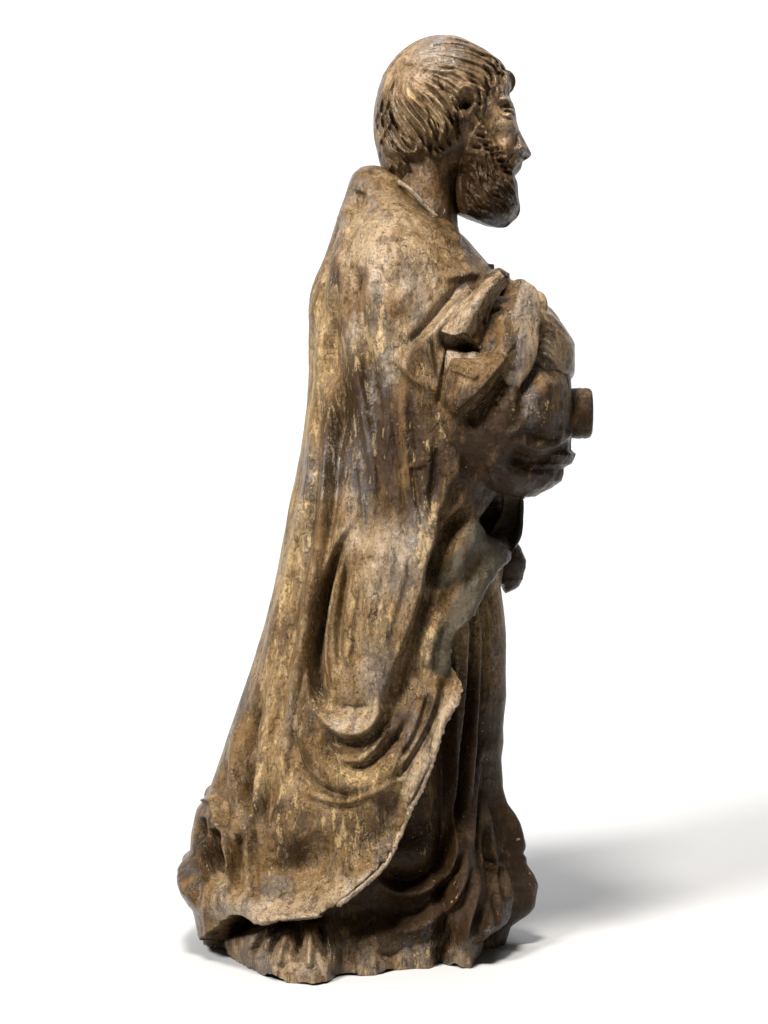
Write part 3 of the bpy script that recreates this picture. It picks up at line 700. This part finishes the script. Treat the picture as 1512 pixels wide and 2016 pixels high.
flap = sheet('sleeve_flap', [
    [(985, 536, 262), (990, 542, 292), (994, 548, 282), (998, 553, 250), (1003, 552, 262)],
    [(925, 578, 280), (945, 578, 312), (962, 580, 304), (968, 590, 262), (975, 592, 268)],
    [(888, 618, 292), (912, 618, 322), (938, 618, 318), (945, 640, 268), (958, 640, 280)],
    [(862, 652, 298), (893, 659, 322), (918, 655, 318), (934, 689, 272), (948, 686, 290)]], 5, sleeve, M_CLAY, (0.10, 0.34, 0.70, 0), amp=4.0)
sheet('sleeve_flap', [[(880, 690, 296), (905, 696, 300), (930, 694, 296), (952, 700, 288)], [(876, 712, 300), (905, 722, 306), (935, 716, 303), (958, 716, 290)], [(872, 738, 298), (902, 744, 303), (930, 750, 302), (948, 738, 288)]], 5, sleeve, M_CLAY, (0.12, 0.2, 0.75, 0), amp=3.5, seed=31)
sheet('sleeve_flap', [[(950, 640, 262), (966, 622, 275), (985, 612, 268)], [(940, 672, 280), (962, 660, 292), (986, 650, 280)], [(944, 700, 284), (964, 690, 296), (990, 690, 286)]], 5, sleeve, M_CLAY, (0.10, 0.55, 0.4, 0), amp=4, seed=33)
strap = tube('cloth_tongue', [(1008, 562, 250, 6), (1024, 558, 262, 9), (1036, 570, 276, 17), (1038, 600, 282, 24), (1030, 640, 288, 31), (1020, 690, 296, 35), (1014, 726, 300, 29), (1014, 750, 302, 18), (1018, 766, 302, 4)],
             sleeve, M_CLAY, 44, 0.26, (0.12, 0.40, 0.58, 0), seed=8, amp=3.0)
tube('cloth_tongue', [(1046, 582, 190, 6), (1058, 584, 200, 12), (1064, 600, 205, 14), (1058, 630, 205, 12), (1052, 655, 200, 5)], sleeve, M_CLAY, 26, 0.7, (0.2, 0.25, 0.6, 0), seed=9)
sheet('cloak_lining', [
    [(985, 960, 150), (1000, 962, 120), (1018, 965, 80), (1028, 968, 60)],
    [(990, 1000, 60), (1005, 1000, 40), (1022, 1000, 50), (1029, 1000, 70)],
    [(960, 1060, 130), (985, 1050, 70), (1010, 1045, 60), (1026, 1042, 84)],
    [(935, 1110, 190), (960, 1100, 150), (990, 1092, 110), (1012, 1082, 100)],
    [(915, 1150, 215), (935, 1145, 190), (955, 1140, 160), (972, 1128, 130)]], 7, cloak, M_CLAY, (0.1, 0.25, 0.2, 0.85), seed=6)
# ---- wooden dowel in the stump of the forearm
def dowel():
    n = 64; prof_ = [(0, 0), (0, 44), (2, 47), (10, 48.5), (18, 49), (24, 49.5), (28, 48.0), (32, 49.5), (40, 48), (44, 45.5), (46, 41), (46, 0.5)]
    X, Y, Z = unproj(1118, 813, 90); V = []
    for (u, rr) in prof_:
        for k in range(n):
            a = 2 * math.pi * k / n; q = rr * (1 + 0.012 * math.sin(3 * a + 1) + 0.008 * math.sin(11 * a))
            V.append((X + u, Y + q * math.cos(a), Z + q * math.sin(a)))
    V = np.asarray(V).reshape(len(prof_), n, 3)
    pp = np.zeros((len(prof_), n, 4)); pp[:] = (0.22, 0.72, 0.05, 0)
    o = emit('dowel', V[:, ::-1], pp, M_CLAY, st); return o
dowel()
# ---- end of the sash hanging at the belly
lobe('sash_end', st, [(1066, 1012, 1018), (1074, 1000, 1023), (1090, 965, 1031), (1104, 960, 1037), (1118, 961, 1035), (1140, 964, 1030), (1152, 986, 1022), (1162, 990, 1008), (1167, 994, 998)], -60, 48, n=50, nf=50, amp=3, dk=(0.1, 1.0, 0.0, 0.1))
lobe('neck_cord', st, [(521, 940, 972), (526, 942, 973), (534, 945, 973), (545, 950, 972)], 40, 30, n=20, nf=40, amp=1.5, dk=(0.1, 0.9, 0.1, 0))

# ------------------------------------------------------------------ neck
NB = newmap()
stroke(NB, [(880, 380), (878, 420), (890, 455)], 6, 8); stroke(NB, [(845, 330), (860, 390), (885, 440)], 6, 16); stroke(NB, [(893, 320), (895, 380), (900, 430)], -6, 6)
ys = np.linspace(270, 560, 160)
l = np.interp(ys, [270, 340, 400, 480, 560], [775, 762, 765, 760, 760]); r = np.interp(ys, [270, 330, 400, 428, 445, 458, 475, 490, 520, 540, 560], [925, 908, 903, 902, 903, 907, 917, 928, 950, 962, 970])
V, pat, a, b = build(ys, l, r, np.interp(ys, [270, 400, 480, 560], [84, 90, 120, 150]), 0.0, NB, 180, 90, noise=(1.2, 30, 31), edge=0.2)
emit('neck', V, pat, M_SKIN, st)

# ------------------------------------------------------------------ head: height field of blended ellipsoids inside the traced profile
HP = [(75, 872, 880), (77, 850, 898), (80, 835, 908), (86, 818, 925), (95, 802, 945), (105, 788, 965), (118, 775, 984), (130, 766, 993), (150, 753, 1002), (160, 750, 1006), (172, 746, 1007), (182, 743, 1003), (192, 741, 1003), (205, 738, 1009),
      (216, 736, 1014), (228, 735, 1016), (240, 735, 1017), (255, 735, 1021), (270, 736, 1029), (285, 739, 1037), (296, 742, 1043), (302, 743, 1046), (307, 744, 1045), (312, 745, 1040), (316, 746, 1033), (319, 747, 1029), (325, 749, 1028), (332, 751, 1026),
      (340, 752, 1020), (346, 756, 1014), (351, 762, 1014), (356, 772, 1017), (364, 785, 1019), (375, 800, 1020), (390, 822, 1021), (405, 850, 1024), (415, 880, 1024), (422, 900, 1022), (430, 922, 1017), (438, 942, 1008), (444, 958, 1002), (447, 972, 998), (449, 984, 990)]
hp = np.asarray(HP, float)
gx = (np.arange(GW) * R)[None, :]; gy = (np.arange(GH) * R)[:, None]
def ell(cx, cy, rx_, ry_, d, base=0.0):
    q = ((gx - cx) / rx_) ** 2 + ((gy - cy) / ry_) ** 2
    return base + d * np.sqrt(np.clip(1 - q, 0, 1)) - 60 * np.sqrt(np.clip(q - 1, 0, 40))
def smax(a, b, k):
    h = np.clip(0.5 + 0.5 * (a - b) / k, 0, 1); return b * (1 - h) + a * h + k * h * (1 - h)
HH = ell(870, 215, 142, 145, 128)
HH = smax(HH, ell(942, 252, 92, 125, 96), 18)
HH = smax(HH, ell(958, 375, 72, 82, 84), 16)
HH = smax(HH, ell(968, 295, 66, 78, 84), 16)
HH = smax(HH, ell(1008, 285, 42, 44, 46), 14)        # nose wings
HH = smax(HH, ell(795, 300, 62, 85, 96), 14)         # nape hair
HH = np.maximum(HH, 10.0).astype(np.float32)
def K(pts, h, wl, wr=None, **k): stroke(HH, pts, h, wl, wr, **k)
# hair mass stands proud of the skin
HAIR = [(735, 349), (735, 60), (1012, 60), (1010, 168), (1001, 160), (996, 172), (989, 155), (979, 150), (975, 176), (966, 190), (957, 182), (953, 222), (945, 240), (936, 224), (928, 232), (918, 250), (900, 258), (889, 246), (896, 262), (893, 276), (884, 272), (882, 284),
        (868, 278), (870, 294), (856, 298), (848, 290), (840, 296), (842, 312), (830, 318), (822, 308), (812, 320), (797, 316), (804, 332), (796, 342), (788, 332), (784, 347), (772, 336), (766, 349), (757, 340), (752, 349)]
sd_hair = polysd(HAIR, 30)
HH += 15 * sstep(-2.5, 3.5, sd_hair)
# hair strands
GUIDES = [
    [(800, 118), (840, 88), (890, 80), (945, 98), (985, 122), (1003, 155)],
    [(802, 124), (850, 104), (905, 104), (955, 124), (985, 140), (996, 168)],
    [(805, 132), (855, 122), (910, 128), (955, 142), (978, 160), (976, 184)],
    [(808, 138), (855, 138), (905, 148), (945, 165), (964, 190), (962, 205)],
    [(810, 144), (855, 152), (900, 163), (935, 185), (950, 212), (948, 240)],
    [(812, 150), (850, 162), (888, 175), (915, 198), (930, 215), (932, 234)],
    [(812, 158), (840, 172), (866, 190), (888, 212), (898, 235), (905, 252)],
    [(808, 165), (830, 188), (850, 205), (870, 228), (880, 252), (884, 270)],
    [(800, 168), (815, 195), (840, 212), (864, 240), (872, 262), (872, 284)],
    [(796, 170), (805, 200), (825, 222), (848, 250), (858, 272), (858, 290)],
    [(790, 168), (792, 205), (808, 232), (830, 258), (842, 285), (838, 303)],
    [(784, 162), (778, 200), (788, 232), (812, 262), (830, 290), (834, 312)],
    [(780, 158), (766, 200), (768, 240), (788, 272), (812, 298), (828, 314)],
    [(776, 154), (756, 200), (754, 245), (766, 280), (784, 308), (806, 322)],
    [(772, 150), (748, 198), (744, 248), (752, 290), (766, 320), (786, 342)],
    [(768, 146), (742, 196), (738, 250), (745, 295), (754, 325), (760, 348)],
    [(764, 140), (738, 190), (733, 250), (739, 295), (747, 325), (752, 346)]]
GU = [catmull(g, 4.0) for g in GUIDES]
GU = [g[np.linspace(0, len(g) - 1, 24).round().astype(int)] for g in GU]
for i in range(len(GU) - 1):
    for k in range(3):
        t = (k + 0.5 + rng.normal() * 0.22) / 3
        g = GU[i] * (1 - t) + GU[i + 1] * t
        u = np.linspace(0, 1, 24); ph = rng.random() * 6.3
        wob = (2.2 * np.sin(u * (7 + 5 * rng.random()) + ph) + np.cumsum(rng.normal(size=24)) * 0.35) * u
        dg = np.gradient(g, axis=0); dg /= np.linalg.norm(dg, axis=1, keepdims=True) + 1e-6
        g = g + np.stack([-dg[:, 1], dg[:, 0]], -1) * wob[:, None]
        a0 = rng.integers(0, 7); a1 = 24 - rng.integers(0, 5)
        top = 0.45 if i < 5 else 1.0
        w = (2.6 + 3.0 * rng.random() ** 2) * (0.9 if i < 5 else 1.15); hh = 4.0 + 7.0 * rng.random()
        stroke(HH, g[a0:a1:2], hh * top * 1.35, w, w * 0.7, t0=.25, t1=.06, step=5)
        if rng.random() < 0.6:
            g2 = g + np.array([w * 0.9, -w * 0.9]); e = rng.integers(4, 13)
            stroke(HH, g2[e::2], -(6 + 11 * rng.random()) * top, 2.0, 2.6, t0=.35, t1=.1, step=5)
for i in range(0, len(GU), 1):                          # a few heavier partings between locks
    g = GU[i]; e = 10 if i < 6 else rng.integers(4, 12)
    if rng.random() < 0.3: continue
    stroke(HH, g[e::2], -(8 + 5 * rng.random()) * (0.8 if i < 5 else 1), 2.6, 3.4, t0=.4, t1=.05, step=5)
for k in range(48):                                    # short tousled locks lying across the flow
    i = rng.integers(4, len(GU)) if rng.random() < 0.85 else rng.integers(0, 4)
    g = GU[i]; j = rng.integers(6, 22); d0 = g[min(j + 2, 23)] - g[j - 2]; a = math.atan2(d0[1], d0[0]) + rng.normal() * 0.22
    l = 26 + 30 * rng.random(); cu = rng.normal() * 4; x, y = g[j] + rng.normal(size=2) * 6
    if sd_hair[int(y / R), int(x / R)] < 4: continue
    c_, s_2 = math.cos(a), math.sin(a); pt = [(x, y), (x + c_ * l / 2 - s_2 * cu, y + s_2 * l / 2 + c_ * cu), (x + c_ * l, y + s_2 * l)]
    K(pt, 5 + 4 * rng.random(), 5, 3, t0=.4, t1=.15, step=5); K([(q[0] + s_2 * 5, q[1] - c_ * 5) for q in pt], -9, 2.2, 2.4, t0=.3, t1=.2, step=5)
# forelocks with deep gaps
for pts in ([(940, 116), (958, 122), (968, 130)], [(955, 133), (970, 142), (976, 160)], [(945, 142), (962, 158), (966, 182)], [(975, 122), (978, 140), (979, 155)], [(985, 130), (988, 145), (990, 156)], [(952, 165), (955, 190), (951, 215)], [(935, 185), (940, 205), (941, 225)]):
    K(pts, -20, 3, 3, t0=.3, t1=.1)
blob(HH, 799, 132, 9, 7, 8); blob(HH, 807, 146, 6, 5, -8)
# the ear under its lock
blob(HH, 912, 194, 13, 10, 22); K([(898, 200), (905, 190), (918, 190), (928, 200)], 9, 4); blob(HH, 915, 219, 12, 9, -48); blob(HH, 903, 226, 9, 8, -16); K([(925, 222), (928, 238), (936, 252), (942, 268)], 9, 4)
blob(HH, 930, 214, 5, 8, 12); K([(890, 232), (900, 246), (912, 250)], 8, 4)
K([(840, 303), (860, 297), (884, 285), (894, 262)], -9, 10, 4)
blob(HH, 812, 325, 18, 8, -22); blob(HH, 832, 310, 8, 7, -14); K([(795, 316), (812, 312), (830, 302)], 7, 4)
# face
K([(978, 206), (994, 206), (1012, 214)], 13, 4, 6)                       # brow
blob(HH, 995, 217, 13, 6, -22)
K([(985, 240), (997, 243), (1010, 243)], -6, 2.2, 2.2); blob(HH, 1000, 234, 10, 5, 6)
K([(986, 226), (997, 222), (1008, 227), (1014, 236)], 11, 3.4, 3)          # upper lid
K([(986, 229), (998, 227), (1008, 231), (1013, 240)], -13, 2.4, 2.2)
blob(HH, 1001, 236, 9, 6, 5); blob(HH, 985, 225, 4, 3, -6)
blob(HH, 996, 254, 17, 14, 12); blob(HH, 982, 275, 14, 18, -7); blob(HH, 975, 215, 10, 14, -6)
K([(1016, 262), (1014, 285), (1010, 300)], -12, 6, 5); blob(HH, 1026, 299, 11, 9, 17); K([(1018, 292), (1020, 304), (1028, 310)], -8, 3)
blob(HH, 1033, 311, 6, 4, -24); blob(HH, 1024, 304, 4, 4, -10)
K([(1028, 318), (1016, 326), (1008, 340)], 10, 5); K([(1024, 334), (1018, 342), (1010, 347)], -14, 3, 3); K([(1020, 325), (1016, 335)], -6, 2)
blob(HH, 992, 300, 12, 14, 5); K([(1008, 305), (1000, 318), (996, 332)], -6, 4)
# beard
BEARD = [(944, 250), (952, 268), (960, 286), (972, 296), (980, 310), (992, 318), (1000, 334), (1010, 346), (1030, 350), (1040, 460), (890, 460), (896, 400), (902, 330), (918, 285), (930, 262)]
sd_beard = polysd(BEARD, 30)
HH += 8 * sstep(-2, 3, sd_beard)
for (x, y) in ((956, 286), (967, 297), (978, 306), (989, 317), (997, 328), (1003, 338), (950, 272), (942, 292)):
    K([(x - 6, y - 12), (x + 3, y - 4), (x + 2, y + 6)], 11, 4); K([(x - 16, y + 4), (x - 6, y + 8), (x + 3, y + 8)], -15, 3)
for k in range(240):
    x = 906 + 112 * rng.random(); y = 288 + 150 * rng.random()
    if sd_beard[int(y / R), int(x / R)] < 3: continue
    a = 1.0 + 0.35 * math.sin(x / 13.0 + y / 31.0) - 0.35 * (y - 350) / 80 + rng.normal() * 0.1; l = 16 + 22 * rng.random(); cu = rng.normal() * 2
    c_, s_2 = math.cos(a), math.sin(a); pt = [(x, y), (x + c_ * l / 2 - s_2 * cu, y + s_2 * l / 2 + c_ * cu), (x + c_ * l, y + s_2 * l)]
    K(pt, (2.6 if k % 2 else -4.5) * (0.6 + 0.7 * rng.random()), 2.2, 2.4, step=5)
blob(HH, 908, 360, 7, 70, -10)
ys = np.concatenate([np.linspace(75, 95, 30, endpoint=False), np.linspace(95, 436, 250, endpoint=False), np.linspace(436, 449, 26)])
l = smooth1(np.interp(ys, hp[:, 0], hp[:, 1]), 5); r = np.interp(ys, hp[:, 0], hp[:, 2])
def hfun(px_, py_): return sample(HH, px_, py_) * np.sqrt(np.clip((450.5 - py_) / 26, 0, 1))
ZERO = newmap()
V, pat, px, py = build(ys, l, r, None, 0.0, ZERO, 330, 330, noise=(0.7, 20, 41), edge=0.42, hfun=hfun)
V[0] = V[0].mean(axis=0); V[-1] = V[-1].mean(axis=0)
ih = sample(sstep(-0.8, 0.8, sd_hair).astype(np.float32), px, py); ib = sample(sstep(-0.8, 0.8, sd_beard).astype(np.float32), px, py) * (1 - ih)
face = emit('face', V, pat, M_SKIN, st, keep=(1 - ih) * (1 - ib))
emit('hair', V, pat, M_HAIR, st, keep=ih)
emit('beard', V, pat, M_HAIR, st, keep=ib)
# far forelock that shows past the brow
tube('forelock', [(992, 138, -40, 3), (1002, 148, -44, 8), (1005, 162, -46, 10), (1003, 176, -44, 7), (1000, 184, -40, 2)], face, M_HAIR, 18, 0.9, (0.2, 0.5, 0.4, 0), seed=4)
